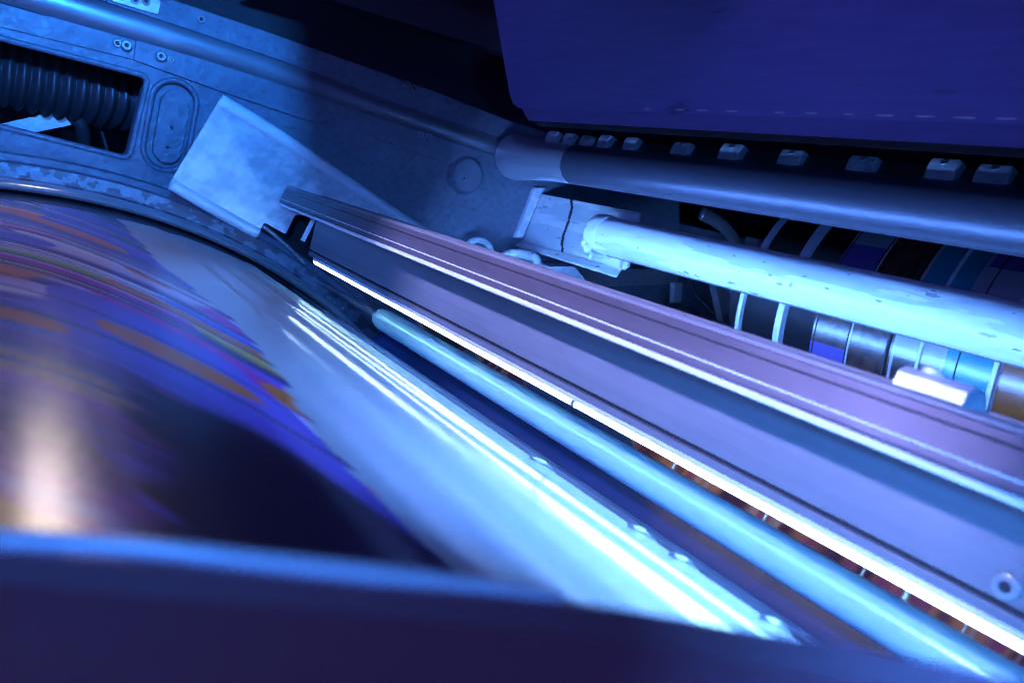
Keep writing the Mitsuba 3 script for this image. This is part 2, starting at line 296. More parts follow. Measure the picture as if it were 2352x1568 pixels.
# ------------------------------------------------------------------ long rail
YR0, YR1 = 0.985, -.30
def xr(px, py, k=1.): p = at(px, py, YR0); return np.array([p[0], p[2]])*k
f1, f2 = xr(657, 431), xr(641, 463)
p1, p2, l1 = xr(720, 500), xr(700, 585), xr(735, 612)
dn = norm(f2 - f1); bk = np.array([-dn[1], dn[0]]);  bk = bk if bk[0] > 0 else -bk     # back: away from the camera
p1_ = xr(720, 500)
flp = [f1, f2, f2 + dn*.004 + bk*.004, p1_ + bk*.001 - dn*.004, p1_ + bk*.008 - dn*.014, f1 + bk*.004 - dn*.002]
add('long_rail__flange', extr(soft(flp, .0011, 5), YR0, YR1), 'flange_metal', smooth=40); tag('long_rail__flange', 'upper flange in pinkish lavender light')
ed = f2 + bk*.0012 + dn*.0026
for i, (k_, r_) in enumerate(((.24, .0006), (.80, .0005))):
    q = f1 + (f2 - f1)*k_
    add('long_rail__fine_ridge' + ('' if i == 0 else '_%03d' % i), sweep([[q[0], YR0, q[1]], [q[0], YR1, q[1]]], r_, 8, up=(0, 0, 1)), 'pale_highlight' if i else 'dark_metal', smooth=True)
add('long_rail__bright_bead', sweep([[ed[0], YR0 + .001, ed[1]], [ed[0], YR1, ed[1]]], .0017, 16, up=(0, 0, 1)), 'pale_highlight', smooth=True)  # bead's highlight line comes from its near-white colour
q0 = f1 - dn*.0010 + bk*.0035
add('long_rail__top_bead', sweep([[q0[0], YR0 + .001, q0[1]], [q0[0], YR1, q0[1]]], .0030, 14, up=(0, 0, 1)), 'aluminium', smooth=True)
pn = norm(p2 - p1); pb = np.array([-pn[1], pn[0]]); pb = pb if pb[0] > 0 else -pb
top = p1 - pn*.03 
def on_web(slope):                                                    # where the line of sight at this slope (through the axis' vanishing point) meets the web
    d = ray(1176, 210 + slope*1176); d = np.array([d[0], d[2]]); return d*((p1 @ pb)/(d @ pb))
gr = on_web(.509)
pan = [top, gr, gr + pb*.006, top + pb*.006]
add('long_rail__web', extr(soft(pan, .0008, 4), YR0 - .012, YR1), 'aluminium', smooth=40); tag('long_rail__web', 'broad flat web, half shaded by the flange')
e2_ = on_web(.531)
lw = [gr + pn*.0026, e2_, e2_ + pb*.006, gr + pn*.0026 + pb*.006]
add('long_rail__lower_web', extr(soft(lw, .0008, 4), YR0 - .012, YR1), 'aluminium', smooth=40)
add('long_rail__groove_floor', extr(sg.Polygon([gr - pn*.001 + pb*.0035, gr + pn*.003 + pb*.0035, gr + pn*.003 + pb*.005, gr - pn*.001 + pb*.005]), YR0 - .012, YR1), 'dark_metal')
lc = on_web(.5385) + pb*.0012
add('long_rail__lip', sweep([[lc[0] + .0012, YR0 - .035, lc[1] + .0006], [lc[0] + .0012, YR1, lc[1] + .0006]], .0032, 16, up=(0, 0, 1)), 'pale_highlight', smooth=True)  # white base carries the gleam of the lip
# a slim light tube is clipped under the rail's lip: it is the white line in the photograph, and the streak on the glossy sheet mirrors it
ls = sweep([[lc[0] - .0012, YR0 - .040, lc[1] - .0012], [lc[0] - .0012, YR1, lc[1] - .0012]], .0021, 12, up=(0, 0, 1))
scene['rail_light_tube__tube'] = ply(ls, 'pale_highlight', smooth=True, emitter={'type': 'area', 'radiance': {'type': 'rgb', 'value': (PALE * TUBE_LIGHT).tolist()}})
for i, y in enumerate((YR0 - .045, .40)):
    add('rail_light_tube__clip' + ('' if i == 0 else '_%03d' % i), sweep([[lc[0] - .0012, y + .002, lc[1] - .0012], [lc[0] - .0012, y - .002, lc[1] - .0012]], .0027, 12, up=(0, 0, 1)), 'steel', smooth=40)
tag('rail_light_tube', 'slim glowing white tube lamp along the lower edge of the long rail', 'lamp')
cap = [at(718, 500, YR0 - .010), at(727, 502, YR0 - .010), at(700, 556, YR0 - .010), at(691, 552, YR0 - .010)]
add('long_rail__end_tab', slab(cap, .003, (0, 1, 0)), 'pale_highlight')
tag('long_rail', 'long aluminium rail running diagonally across the middle of the picture', 'rail')
# bolt on the web, right end
bd = ray(2312, 1347); nrm2 = np.array([-pb[0], 0, -pb[1]]); s = (p1 @ pb) / (bd[0]*pb[0] + bd[2]*pb[1]); bp = bd*s
add('long_rail__bolt', disc(bp, .0052, nrm2, .0018, hole=.0024), 'steel')
add('long_rail__bolt__socket', disc(bp + nrm2*.0006, .0022, nrm2, .0003), 'dark_metal')

# ------------------------------------------------------------------ slotted plate and printed sheet under the rail
sp0, sp1 = xr(770, 640, 1.20), xr(860, 760, 1.16)
sn = norm(sp1 - sp0); sb = np.array([-sn[1], sn[0]]); sb = sb if sb[0] > 0 else -sb
u0, u1 = sp0 - sn*.06, polar(-37.2, np.linalg.norm(sp1))
def on_plate(px, py):
    d = ray(px, py); s = (sp0 @ sb)/(d[0]*sb[0] + d[2]*sb[1]); p = d*s; return (p[1], float((np.array([p[0], p[2]]) - sp0) @ sn))
plate = sg.box(.46, -.06, YW - .03, float((u1 - sp0) @ sn))
for a, c in (((976, 768), (1070, 806)), ((1100, 832), (1215, 900))):
    A, B = on_plate(*a), on_plate(*c); y0, y1 = sorted((A[0], B[0])); mid = (A[1] + B[1])/2
    plate = plate.difference(sg.box(y0, mid - .016, y1, mid + .02).buffer(-.004).buffer(.004))
pm = trimesh.creation.extrude_polygon(plate, .003); v = pm.vertices
pm.vertices = np.c_[sp0[0] + v[:, 1]*sn[0] + v[:, 2]*sb[0], v[:, 0], sp0[1] + v[:, 1]*sn[1] + v[:, 2]*sb[1]]; pm.fix_normals()
add('slotted_plate', pm, 'steel', smooth=25); tag('slotted_plate', 'metal plate with dark slots between the rail and the cylinder', 'plate')
def slat_col(p, n, uv):
    a = noise(p.y*80, 3.1, 1.); b = noise(p.y*30 + 4, 1.7, 1.); g = noise(p.y*170, 8.2, 0.)
    c = mix((.09, .035, .08), (.50, .24, .14), smoothstep(.30, .66, a*.5 + b*.5))
    c = mix(c, (.50, .40, .42), smoothstep(.55, .80, g*.5 + .5*b)); return mix(c, (.28, .06, .20), .8*smoothstep(.62, .85, a))
scene['print_lower'] = two(principled(proc(slat_col), .3, 0.))
low = [polar(-32, .62), polar(-37.3, .60), polar(-37.3, .603), polar(-32, .623)]
add('lower_printed_sheet', extr(sg.Polygon(low), .95, -.05), 'print_lower'); tag('lower_printed_sheet', 'orange and purple striped printed sheet glimpsed below the rail', 'printed sheet')
def slat_at(i, y, th):
    a = polar(-32, .47); c = polar(-37.6, .47)
    P = [[a[0], y, a[1]], [c[0], y, c[1]]]
    return sweep(np.linspace(P[0], P[1], 2) + np.array([0, 0, 0]), th, 8, up=(0, 1, 0))
for i, (y, th) in enumerate([(.392, .0016), (.305, .0012), (.232, .0010), (.205, .0022), (.172, .0010)]):
    k = 'cross_bar' + ('' if i == 0 else '_%03d' % i)
    add(k, slat_at(i, y, th), 'steel', smooth=True); tag(k, ('farthest', 'second farthest', 'middle', 'thickest', 'nearest')[i] + ' of the thin metal bars crossing the gap between rail and slim roller', 'bar', 'cross bars under the rail')

gd = norm(xz(1676, 1207, 1.)); gc = gd*.43; gr_ = .0130
gy = [.86, .859, .855, .848, .84, -.2]; grr = np.array([.30, .62, .84, .96, 1., 1.])*gr_
add('guide_roller__barrel', sweep([[gc[0], y, gc[1]] for y in gy], grr, 48, up=(0, 0, 1)), 'roller_blue', smooth=40)
add('guide_roller__journal', sweep([[gc[0], YW, gc[1]], [gc[0], .85, gc[1]]], .0042, 20, up=(0, 0, 1)), 'steel', smooth=40); tag('guide_roller', 'slim polished roller running between the rail and the cylinder', 'roller')
ut = [polar(-36.2, .50), polar(-44.5, .47), polar(-44.5, .473), polar(-36.2, .503)]
scene['tray_paint'] = two(principled((.03, .07, .22), .35, 0., specular=.5))
add('under_tray', extr(sg.Polygon(ut), .95, -.1), 'tray_paint', smooth=25); tag('under_tray', 'dark blue tray below the slim roller beside the cylinder', 'tray')
for i, (dx, dz, r_) in enumerate([(.012, -.020, .0010), (.020, -.030, .0018)]):
    k = 'guide_wire' + ('' if i == 0 else '_%03d' % i)
    add(k, sweep([[gc[0] + dx, .60, gc[1] + dz], [gc[0] + dx, -.2, gc[1] + dz]], r_, 10, up=(0, 0, 1)), 'steel', smooth=True); tag(k, ('thinner', 'thicker')[i] + ' of the two wires stretched under the slim roller', 'wire', 'guide wires under the slim roller')

# ------------------------------------------------------------------ bracket and painted tube
ba, bb = at(1243, 445, YW), at(1200, 553, YW); bv = norm(bb - ba); bn = norm(np.cross(bv, [0, 1, 0])); bn = bn if bn @ ba < 0 else -bn
def along(p, px):                                                   # the point on the line through p along y that appears at this horizontal mark
    lo_, hi = .05, YW
    for _ in range(50):
        m_ = (lo_ + hi)/2; d = np.linalg.inv(M) @ np.array([p[0], m_, p[2]]); x = W/2 + F*d[0]/d[2]
        lo_, hi = (m_, hi) if x > px else (lo_, m_)
    return np.array([p[0], m_, p[2]])
bw_ = np.linalg.norm(bb - ba)
pts = [ba, along(ba, 1468), along(ba + bv*bw_*.92, 1441), along(bb, 1429), bb]
add('tube_bracket__plate', slab(pts, .006, -bn), 'white_paint'); tag('tube_bracket', 'white painted bracket plate carrying the tube, with a cracked weld line', 'bracket')
ft = [bb + bn*.001, along(bb, 1429) + bn*.001, along(bb, 1437) + bv*.012 + bn*.010, bb + bv*.010 + bn*.010]
add('tube_bracket__foot', slab(ft, .003, bv), 'white_paint')
fs = [at(1229, 431, YW - .008), at(1254, 431, YW - .008), at(1243, 446, YW - .008), at(1201, 546, YW - .008), at(1184, 546, YW - .008)]
add('tube_bracket__mounting_strip', slab(fs, .010, (0, 1, 0)), 'white_paint')
wl = arc_pts([np.array([p[0], p[1], p[2]]) + bn*.0004 for p in (along(ba + bv*.002, 1312), along(ba + bv*bw_*.3, 1311), along(ba + bv*bw_*.62, 1298), along(ba + bv*bw_*.98, 1294))], 60)
wl = wl + (rng.random((60, 3)) - .5)*.0022
add('tube_bracket__weld', sweep(wl, .0013 + .0012*rng.random(60), 8, up=(0, 0, 1)), 'dark_metal', smooth=True); tag('tube_bracket__weld', 'dark rough weld line')
t0, t1 = at(1402, 500, .86), at(1402, 585, .86); tc = (t0 + t1)/2; tr = np.linalg.norm(t1 - t0)/2*.985
tv = norm(np.array([t1[0] - t0[0], 0, t1[2] - t0[2]])); tw = np.cross(tv, [0, 1, 0])
tw = tw if tw @ tc < 0 else -tw                                     # towards the camera
prof = []
for a in np.linspace(0, 2*np.pi, 48, endpoint=False):
    r_ = tr*(1 + .035*max(0, math.cos(2*(a - math.radians(38))))**6)
    q = tc + r_*(math.cos(a)*tv + math.sin(a)*tw); prof.append((q[0], q[2]))
add('painted_tube__pipe', extr(sg.Polygon(prof), .88, -.2), 'white_paint', smooth=40)
tag('painted_tube', 'thick pale painted tube with chipped paint above the long rail', 'tube')
lp = tc + tv*tr*.99 + tw*tr*.05
add('painted_tube__lower_edge', sweep([[lp[0], .875, lp[2]], [lp[0], -.2, lp[2]]], .0034, 12, up=(0, 0, 1)), 'aluminium', smooth=True); tag('painted_tube__lower_edge', 'bare metal lower edge with a pinkish sheen')
rp_ = tc + tr*1.0*(math.cos(math.radians(42))*tv + math.sin(math.radians(42))*tw)
cl = lathe([(tr*.9, .885), (tr*1.07, .886), (tr*1.10, .881), (tr*1.10, .868), (tr*1.06, .864), (tr*.99, .863)], (tc[0], tc[2]), 56); cl.fix_normals()
add('painted_tube__collar', cl, 'white_paint', smooth=40)
kb = tc + tw*tr*1.05 + tv*tr*.35
for i, (dx, dy, r_) in enumerate([(0, .885, .0055), (.004, .876, .007), (.010, .868, .0055)]):
    s = trimesh.creation.icosphere(2, r_); s.vertices *= np.array([1, .8, 1.1]); s.apply_translation(kb + tv*dx*1.6 + np.array([0, dy - kb[1], 0]))
    add('painted_tube__weld_bead' + ('' if i == 0 else '_%03d' % i), s, 'white_paint', smooth=True)
gs = [along(bb - bv*.030, 1408) + bn*.002, along(bb - bv*.028, 1440) + bn*.002, along(bb, 1429) + bn*.002]
add('tube_bracket__gusset', slab(gs, .004, bn), 'white_paint')

# ------------------------------------------------------------------ gripper drum
YD0 = 1.03
d0, d1 = at(1195, 399, YD0), at(1238, 330, YD0); dc = (d0 + d1)/2; drr = np.linalg.norm((d1 - d0)[[0, 2]])/2
dv = norm([d1[0] - d0[0], 0, d1[2] - d0[2]]); dw = np.cross(dv, [0, 1, 0]); dw = dw if dw @ dc < 0 else -dw
dprof = []
for a in np.linspace(0, 2*np.pi, 72, endpoint=False):
    q = dc + drr*(math.cos(a)*dv + math.sin(a)*dw); dprof.append((q[0], q[2]))
add('gripper_drum__body', extr(sg.Polygon(dprof), YD0 - .015, -.25), 'roller_steel', smooth=40)
tag('gripper_drum', 'long steel roller with a row of gripper fingers under the blue cover', 'roller')
fl_ = lathe([(drr*.5, YD0 + .05), (drr*1.25, YD0 + .045), (drr*1.30, YD0 + .03), (drr*1.24, YD0 + .010), (drr*1.14, YD0 - .015), (drr*1.06, YD0 - .045), (drr*1.015, YD0 - .08), (drr*1.0, YD0 - .12), (drr*.99, YD0 - .125)], (dc[0], dc[2]), 64); fl_.fix_normals()
add('gripper_drum__flared_end', fl_, 'roller_white', smooth=50); tag('gripper_drum__flared_end', 'bright flared end against the side frame')
sh = dc + dv*drr*.90 + dw*drr*.42
bar = []
for s_, t_ in ((-.006, -.004), (.009, -.004), (.009, .003), (-.006, .003)):
    q = sh + dv*s_ + dw*t_; bar.append((q[0], q[2]))
add('gripper_drum__finger_bar', extr(sg.Polygon(bar), YD0 - .05, -.25), 'dark_metal')
def finger_mesh(y, L, h):
    o = np.array([sh[0], y, sh[2]])
    pr = [(-.024, .004), (-.022, .010), (-.006, .011), (.004, .014), (.013, .013), (.015, .006), (.013, -.004), (-.004, -.004)]
    V, Fs, n = [], [], len(pr)
    for k, (yy, sc) in enumerate(((-L/2, .88), (-L/2 + .002, 1.), (L/2 - .002, 1.), (L/2, .88))):
        for s_, t_ in pr: V.append(o + dv*(s_*sc*h) + dw*(t_*sc*h) + np.array([0, yy, 0]))
    for k in range(3):
        for i in range(n):
            j = (i + 1) % n; Fs += [[k*n + i, k*n + j, (k + 1)*n + j], [k*n + i, (k + 1)*n + j, (k + 1)*n + i]]
    for i in range(1, n - 1): Fs += [[0, i + 1, i], [3*n, 3*n + i, 3*n + i + 1]]
    m = trimesh.Trimesh(np.array(V), Fs, process=False); m.fix_normals(); return m
for i, px in enumerate([1275, 1312, 1352, 1395, 1455, 1570, 1685, 1822, 1985, 2170, 2285]):
    y = along(sh, px)[1]; k = 'gripper_drum__gripper_finger' + ('' if i == 0 else '_%03d' % i)
    fh = .86 - .07*(i % 3) + .05*rng.random()
    add(k, finger_mesh(y, (.027 if i > 4 else .023) + .004*rng.random(), fh), 'galvanised', smooth=25)
    if i > 4:
        sc_ = sh + dv*.0095*fh + dw*.0128*fh; add(k + '__screw', disc([sc_[0], y, sc_[2]], .0034, norm(dw*.9 + dv*.25), .0012, hole=.0014), 'steel')

# ------------------------------------------------------------------ blue cover panel
YP = .86
a0_, a1_ = at(1140, 0, YP), at(1182, 247, YP); av = norm([a1_[0] - a0_[0], 0, a1_[2] - a0_[2]]); an = np.cross(av, [0, 1, 0]); an = an if an @ a1_ < 0 else -an
def pp(u, y, o=0.): q = a1_ + av*u + an*o; return np.array([q[0], y, q[2]])
Lp = .30
outl = sg.Polygon([(YP, -Lp), (YP, -.018), (YP - .004, -.006), (YP - .016, 0.), (-.3, .0), (-.3, -Lp)])
m = trimesh.creation.extrude_polygon(outl, .004); v = m.vertices
m.vertices = np.array([pp(v_[1], v_[0], v_[2]) for v_ in v]); m.fix_normals()
add('blue_cover__panel', m, 'cover_paint', smooth=25); tag('blue_cover', 'large plain dark blue cover panel at the upper right', 'cover')
for nm, (u0_, u1_, o0, o1), mat in (('fold', (-.001, .0165, .003, -.004), 'cover_paint'), ('lip', (.0185, .026, -.012, -.016), 'dark_metal')):
    q = [pp(u0_, 0, o0), pp(u1_, 0, o1), pp(u1_, 0, o1 - .003), pp(u0_, 0, o0 - .003)]
    add('blue_cover__' + nm, extr(soft([(x[0], x[2]) for x in q], .0006, 4), YP - .02, -.3), mat, smooth=40)
for i, px in enumerate([1488, 1562, 1612, 1680, 1790, 1862, 1948, 2032, 2125, 2215, 2312]):
    lo_, hi = .05, YP
    for _ in range(40):
        m_ = (lo_ + hi)/2; q = pp(-.0035, m_, .004); d = np.linalg.inv(M) @ q; x = W/2 + F*d[0]/d[2]
        lo_, hi = (m_, hi) if x > px else (lo_, m_)
    b = trimesh.creation.icosphere(2, 1.); L = (.004 + .004*rng.random()); b.vertices = np.array([pp(-.0035 + v_[0]*.0007, m_ + v_[1]*L, .004 + v_[2]*.0007) for v_ in b.vertices]); b.fix_normals()
    add('blue_cover__spot_weld' + ('' if i == 0 else '_%03d' % i), b, 'pale_highlight', smooth=True)

# ------------------------------------------------------------------ skeleton transfer drum behind the rail, carrying printed sheets
ang0 = math.radians(-11.0)
tdc = None
tp = [np.array(xz(x, y, .60)) for x, y in [(1795, 520), (1807, 640), (1805, 740), (1790, 822)]]
from scipy.optimize import least_squares
def rs(q): return [np.hypot(*(p - q[:2])) - q[2] for p in tp]
sol = least_squares(rs, [tp[1][0] - .15, tp[1][1], .16]).x
# ring discs stand proud of the sheet; the axis lies away from the camera
ctr_l = np.array(sol[:2]); 
TD_R = .17; mid = (tp[1] + tp[2])/2; outd = norm(-mid); tdc = mid - outd*TD_R
def sheet_col(p, n, uv):
    ph = dr.atan2(p.z - float(tdc[1]), p.x - float(tdc[0])); ph = dr.select(ph < 0, ph + 6.2832, ph)
    cx, cy = p.y*19. + .35, ph*4.2 + .6*cell_rand(dr.floor(p.y*19. + .35), 3., 1.)
    k = cell_rand(dr.floor(cx), dr.floor(cy), 4.); v = noise(p.y*160, ph*14, 2.)
    c = mix((.045, .018, .016), (.10, .035, .022), smoothstep(.3, .7, v))
    c = dr.select(k > .34, mi.Color3f(.14, .09, .34), c); c = dr.select(k > .50, mi.Color3f(.36, .085, .01), c)
    c = dr.select(k > .66, mi.Color3f(.42, .40, .44), c); c = dr.select(k > .84, mi.Color3f(.01, .30, .38), c)
    e = dr.minimum(cx - dr.floor(cx), 1 - cx + dr.floor(cx)); return mix((.46, .44, .46), c, smoothstep(.02, .04, e))
scene['print_drum'] = two(principled(proc(sheet_col), .22, 0., specular=.9, clearcoat=.6, clearcoat_gloss=.9))
dp = [(tdc[0] + TD_R*math.cos(a), tdc[1] + TD_R*math.sin(a)) for a in np.linspace(0, 2*np.pi, 120, endpoint=False)]
add('transfer_drum__printed_sheet', extr(sg.Polygon(dp), .555, -.25), 'print_drum', smooth=40); tag('transfer_drum__printed_sheet', 'glossy brown and orange printed sheet wound on the drum')
add('transfer_drum__core', extr(sg.Point(*tdc).buffer(TD_R*.55), .75, .555), 'dark_metal', smooth=40)
tag('transfer_drum', 'ribbed drum with printed sheets behind the long rail at the right', 'drum')
def ring_y(px, py):
    lo_, hi = .05, .9
    for _ in range(40):
        m_ = (lo_ + hi)/2; d = ray(px, py); dd = np.array([d[0], d[2]])/d[1]*m_
        lo_, hi = (m_, hi) if np.dot(dd - tdc, norm(-mid)) < TD_R else (lo_, m_)
    return m_
for i, (px, th, rr) in enumerate([(1712, .0030, 1.02), (1806, .0045, 1.035), (2052, .0014, 1.015), (2125, .0016, 1.015), (2300, .0024, 1.03), (1885, .0008, 1.004), (1960, .0008, 1.004), (2210, .0008, 1.004)]):
    yy = along(np.array([mid[0], 0, mid[1]]), px)[1]
    rg = lathe([(TD_R*.98, yy + th), (TD_R*rr - .0006, yy + th), (TD_R*rr, yy + th*.5), (TD_R*rr, yy - th*.5), (TD_R*rr - .0006, yy - th), (TD_R*.98, yy - th)], (tdc[0], tdc[1]), 140); rg.fix_normals()
    add('transfer_drum__ring' + ('' if i == 0 else '_%03d' % i), rg, 'pale_highlight' if th > .0015 else 'dark_metal', smooth=40)
# teal guard strip above the drum
g0, g1 = at(2028, 566, .52), at(2028, 640, .52)
gq = [along(g0, 2026), np.array([g0[0], -.2, g0[2]]), np.array([g1[0], -.2, g1[2]]), along(g1, 2026)]
scene['teal_paint'] = two(principled((.02, .22, .30), .35, 0.))
add('teal_guard', slab(gq, .004, norm(np.cross(norm(g1 - g0), [0, 1, 0]))), 'teal_paint'); tag('teal_guard', 'teal plastic guard strip between the roller and the painted tube', 'guard')

# ------------------------------------------------------------------ clamp block on the rail
cb0 = along(np.array([f1[0] + bk[0]*.004, 0, f1[1] + bk[1]*.004]), 2036)[1]; cb1 = along(np.array([f1[0] + bk[0]*.004, 0, f1[1] + bk[1]*.004]), 2196)[1]
o = f1 + bk*.005 + dn*.002; upv = -dn
cbp = [o, o + upv*.012 + bk*.000, o + upv*.0155 + bk*.004, o + upv*.0155 + bk*.014, o + upv*.010 + bk*.020, o + bk*.020]
add('clamp_block__body', extr(soft(cbp, .0012, 5), cb0, cb1), 'galvanised', smooth=40); tag('clamp_block', 'small metal clamp block with a round bolt on the back edge of the rail', 'clamp')
kk = o + upv*.0152 + bk*.009; add('clamp_block__bolt', disc([kk[0], cb0*.70 + cb1*.30, kk[1]], .0042, [upv[0], 0, upv[1]], .003, hole=.0016), 'pale_highlight')

# ------------------------------------------------------------------ linkage in the recess behind the rail
def plate_at(key, pts_, Y, th, mat, label, cat, r=.003):
    add(key, extr(soft(poly(pts_, Y), r, 5), Y, Y + th), mat, smooth=35); tag(key, label, cat)
eye = sweep([at(1098 + 31*math.cos(a), 584 + 33*math.sin(a), 1.06) for a in np.linspace(0, 2*np.pi, 36, endpoint=False)], .0048, 12, closed=True)
add('lifting_eye', eye, 'white_paint', smooth=True); tag('lifting_eye', 'pale ring shaped eye bolt standing above the rail edge', 'eye bolt')
kn = arc_pts([at(1152, 596, 1.04), at(1176, 583, 1.03), at(1208, 586, 1.02), at(1232, 598, 1.02), at(1225, 618, 1.02)], 30)
add('linkage_knuckle', sweep(kn, .0075, 14), 'white_paint', smooth=True); tag('linkage_knuckle', 'pale cranked knuckle right of the eye bolt', 'linkage')
plate_at('pivot_lever', [(1238, 640), (1262, 612), (1320, 612), (1342, 640), (1344, 690), (1300, 720), (1250, 690)], .98, .03, 'white_paint', 'pale rounded pivot lever just above the rail', 'lever', .006)
add('pivot_lever__pin', disc(at(1288, 650, .98), .011, (0, -1, 0), .008), 'steel', smooth=30)
plate_at('flat_link', [(1300, 612), (1560, 622), (1556, 652), (1348, 660)], 1.05, .012, 'steel', 'flat link bar running right from the pivot lever', 'link')
plate_at('upright_strip', [(1550, 650), (1568, 650), (1560, 742), (1546, 738)], .93, .01, 'steel', 'narrow upright metal strip behind the rail', 'strip', .001)
plate_at('cam_plate', [(1640, 640), (1705, 655), (1712, 712), (1690, 735), (1662, 742)], .90, .015, 'steel', 'rounded cam plate with a bolt beside the drum', 'cam', .006)
add('cam_plate__bolt', disc(at(1684, 668, .90), .008, (0, -1, 0), .007, hole=.003), 'steel')
add('curved_arm', sweep(arc_pts([at(1612, 490, .95), at(1655, 515, .95), at(1690, 555, .95), at(1706, 610, .95)], 30), .008, 14, sx=1.4, sy=.7), 'steel', smooth=True); tag('curved_arm', 'curved metal arm between the roller and the painted tube', 'arm')
add('hose_loop', sweep(arc_pts([at(1500, 722, .92), at(1525, 706, .92), at(1560, 702, .92), at(1590, 712, .92), at(1604, 740, .92)], 30), .005, 12), 'black_rubber', smooth=True); tag('hose_loop', 'thin dark hose loop lying behind the rail', 'hose')
plate_at('valve_block', [(1592, 770), (1625, 744), (1682, 746), (1712, 792), (1690, 830), (1600, 800)], .80, .03, 'steel', 'small rounded valve block just behind the rail', 'block', .005)
for i, P in enumerate(([at(1745, 560, .80), at(1752, 640, .80), at(1748, 730, .79), at(1765, 800, .78), at(1800, 850, .77)], [at(1590, 640, .98), at(1610, 690, .97), at(1640, 720, .95), at(1655, 770, .93)])):
    k = 'cable' + ('' if i == 0 else '_%03d' % i); add(k, sweep(arc_pts(P, 30), .0035, 10), 'black_rubber', smooth=True); tag(k, ('dark cable hanging just left of the pale ring behind the rail', 'dark cable curving down beside the cam plate')[i], 'cable')
for i, (x, y) in enumerate([(1752, 742), (1768, 760), (1782, 744), (1762, 728)]):
    add('hand_valve__petal' + ('' if i == 0 else '_%03d' % i), sweep([at(1767, 746, .74), at(x, y, .735)], .0042, 10), 'brass', smooth=True)
add('hand_valve__stem', sweep([at(1767, 746, .74), at(1764, 800, .75)], .003, 10), 'brass', smooth=True); tag('hand_valve', 'small brass hand valve in the dark behind the rail', 'valve')
plate_at('inner_plate', [(1420, 480), (1760, 560), (1760, 900), (1400, 760)], 1.12, .01, 'cast_metal', 'shaded inner plate behind the linkage', 'plate')
add('rib_block', slab([at(1738, 548, .7), at(1768, 552, .7), at(1768, 620, .7), at(1738, 612, .7)], .02, (0, 1, 0)), 'steel'); tag('rib_block', 'small upright block left of the ring above the tube', 'block')

# ------------------------------------------------------------------ printing cylinder
def cprof(parts):
    return [(C_c[0] + r*math.cos(math.radians(a)), C_c[1] + r*math.sin(math.radians(a))) for a, r in parts]
body = [(a, C_R - .0015) for a in np.arange(-60, 46.5, .5)] + [*[(a, C_R) for a in np.arange(46.8, 49.9, .25)], (50.1, C_R - .002), (50.3, C_R - .013), (56.2, C_R - .013), (56.5, C_R - .002)] + [(a, C_R - .0015) for a in np.arange(57, 300, .5)]
PY0, PY1 = -.12, YW*1.02
add('printing_cylinder__body', to_cyl(extr(sg.Polygon(cprof(body)), PY0, PY1)), 'roller_steel', smooth=25); tag('printing_cylinder', 'huge polished printing cylinder filling the lower left', 'cylinder')
for i, (a, rr, th) in enumerate([(51.4, -.009, .0032), (52.6, -.010, .003), (53.8, -.009, .0028), (55.1, -.010, .0026), (55.9, -.006, .0018)]):
    P = [cylp(a, PY0, rr), cylp(a, PY1 - .08, rr)]
    add('printing_cylinder__gripper_shaft' + ('' if i == 0 else '_%03d' % i), sweep(P, th, 12, up=(0, 0, 1)), 'dark_metal' if i % 2 else 'steel', smooth=True)
for i, y in enumerate((.178, .232, .262, .352)):
    m = sweep([cylp(54.6, y, -.008), cylp(55.8, y, -.001), cylp(56.7, y, .0022), cylp(57.4, y, .0012)], .0016, 8, up=(0, 1, 0), sx=1., sy=2.0)
    add('printing_cylinder__gripper_tip' + ('' if i == 0 else '_%03d' % i), m, 'steel', smooth=True)
# the printed sheet on the cylinder, uv = (angle in degrees, metres along the axis)
A = np.r_[np.arange(56.6, 74, .14), np.arange(74, 90, .4), np.arange(90, 170, 1.0)]; Yv = np.linspace(PY0 + .02, 1.0, 220)
V, UV, Fs = [], [], []
rip = [(rng.uniform(.8, 3.0), rng.uniform(0, 6.28), rng.uniform(-7, 7), rng.uniform(.4, 1.)) for _ in range(9)]
def ripple(a, y):                                                    # the sheet does not lie flat: shallow flutes run along it
    w = sum(k*math.sin(f*a + ph + v*y)/f for f, ph, v, k in rip); return .00040*w*min(1., max(0., (74 - a)/6))
for a in A:
    for y in Yv: V.append(cylp(a, y, .0008 + ripple(a, y))); UV.append((a, y))
n = len(Yv)
for i in range(len(A) - 1):
    for j in range(n - 1): Fs += [[i*n + j, (i + 1)*n + j, (i + 1)*n + j + 1], [i*n + j, (i + 1)*n + j + 1, i*n + j + 1]]
sm = trimesh.Trimesh(np.array(V), Fs, process=False)
if (sm.face_normals[100] @ (sm.triangles_center[100] - cyl_o - CY*.5)) < 0: sm.invert()
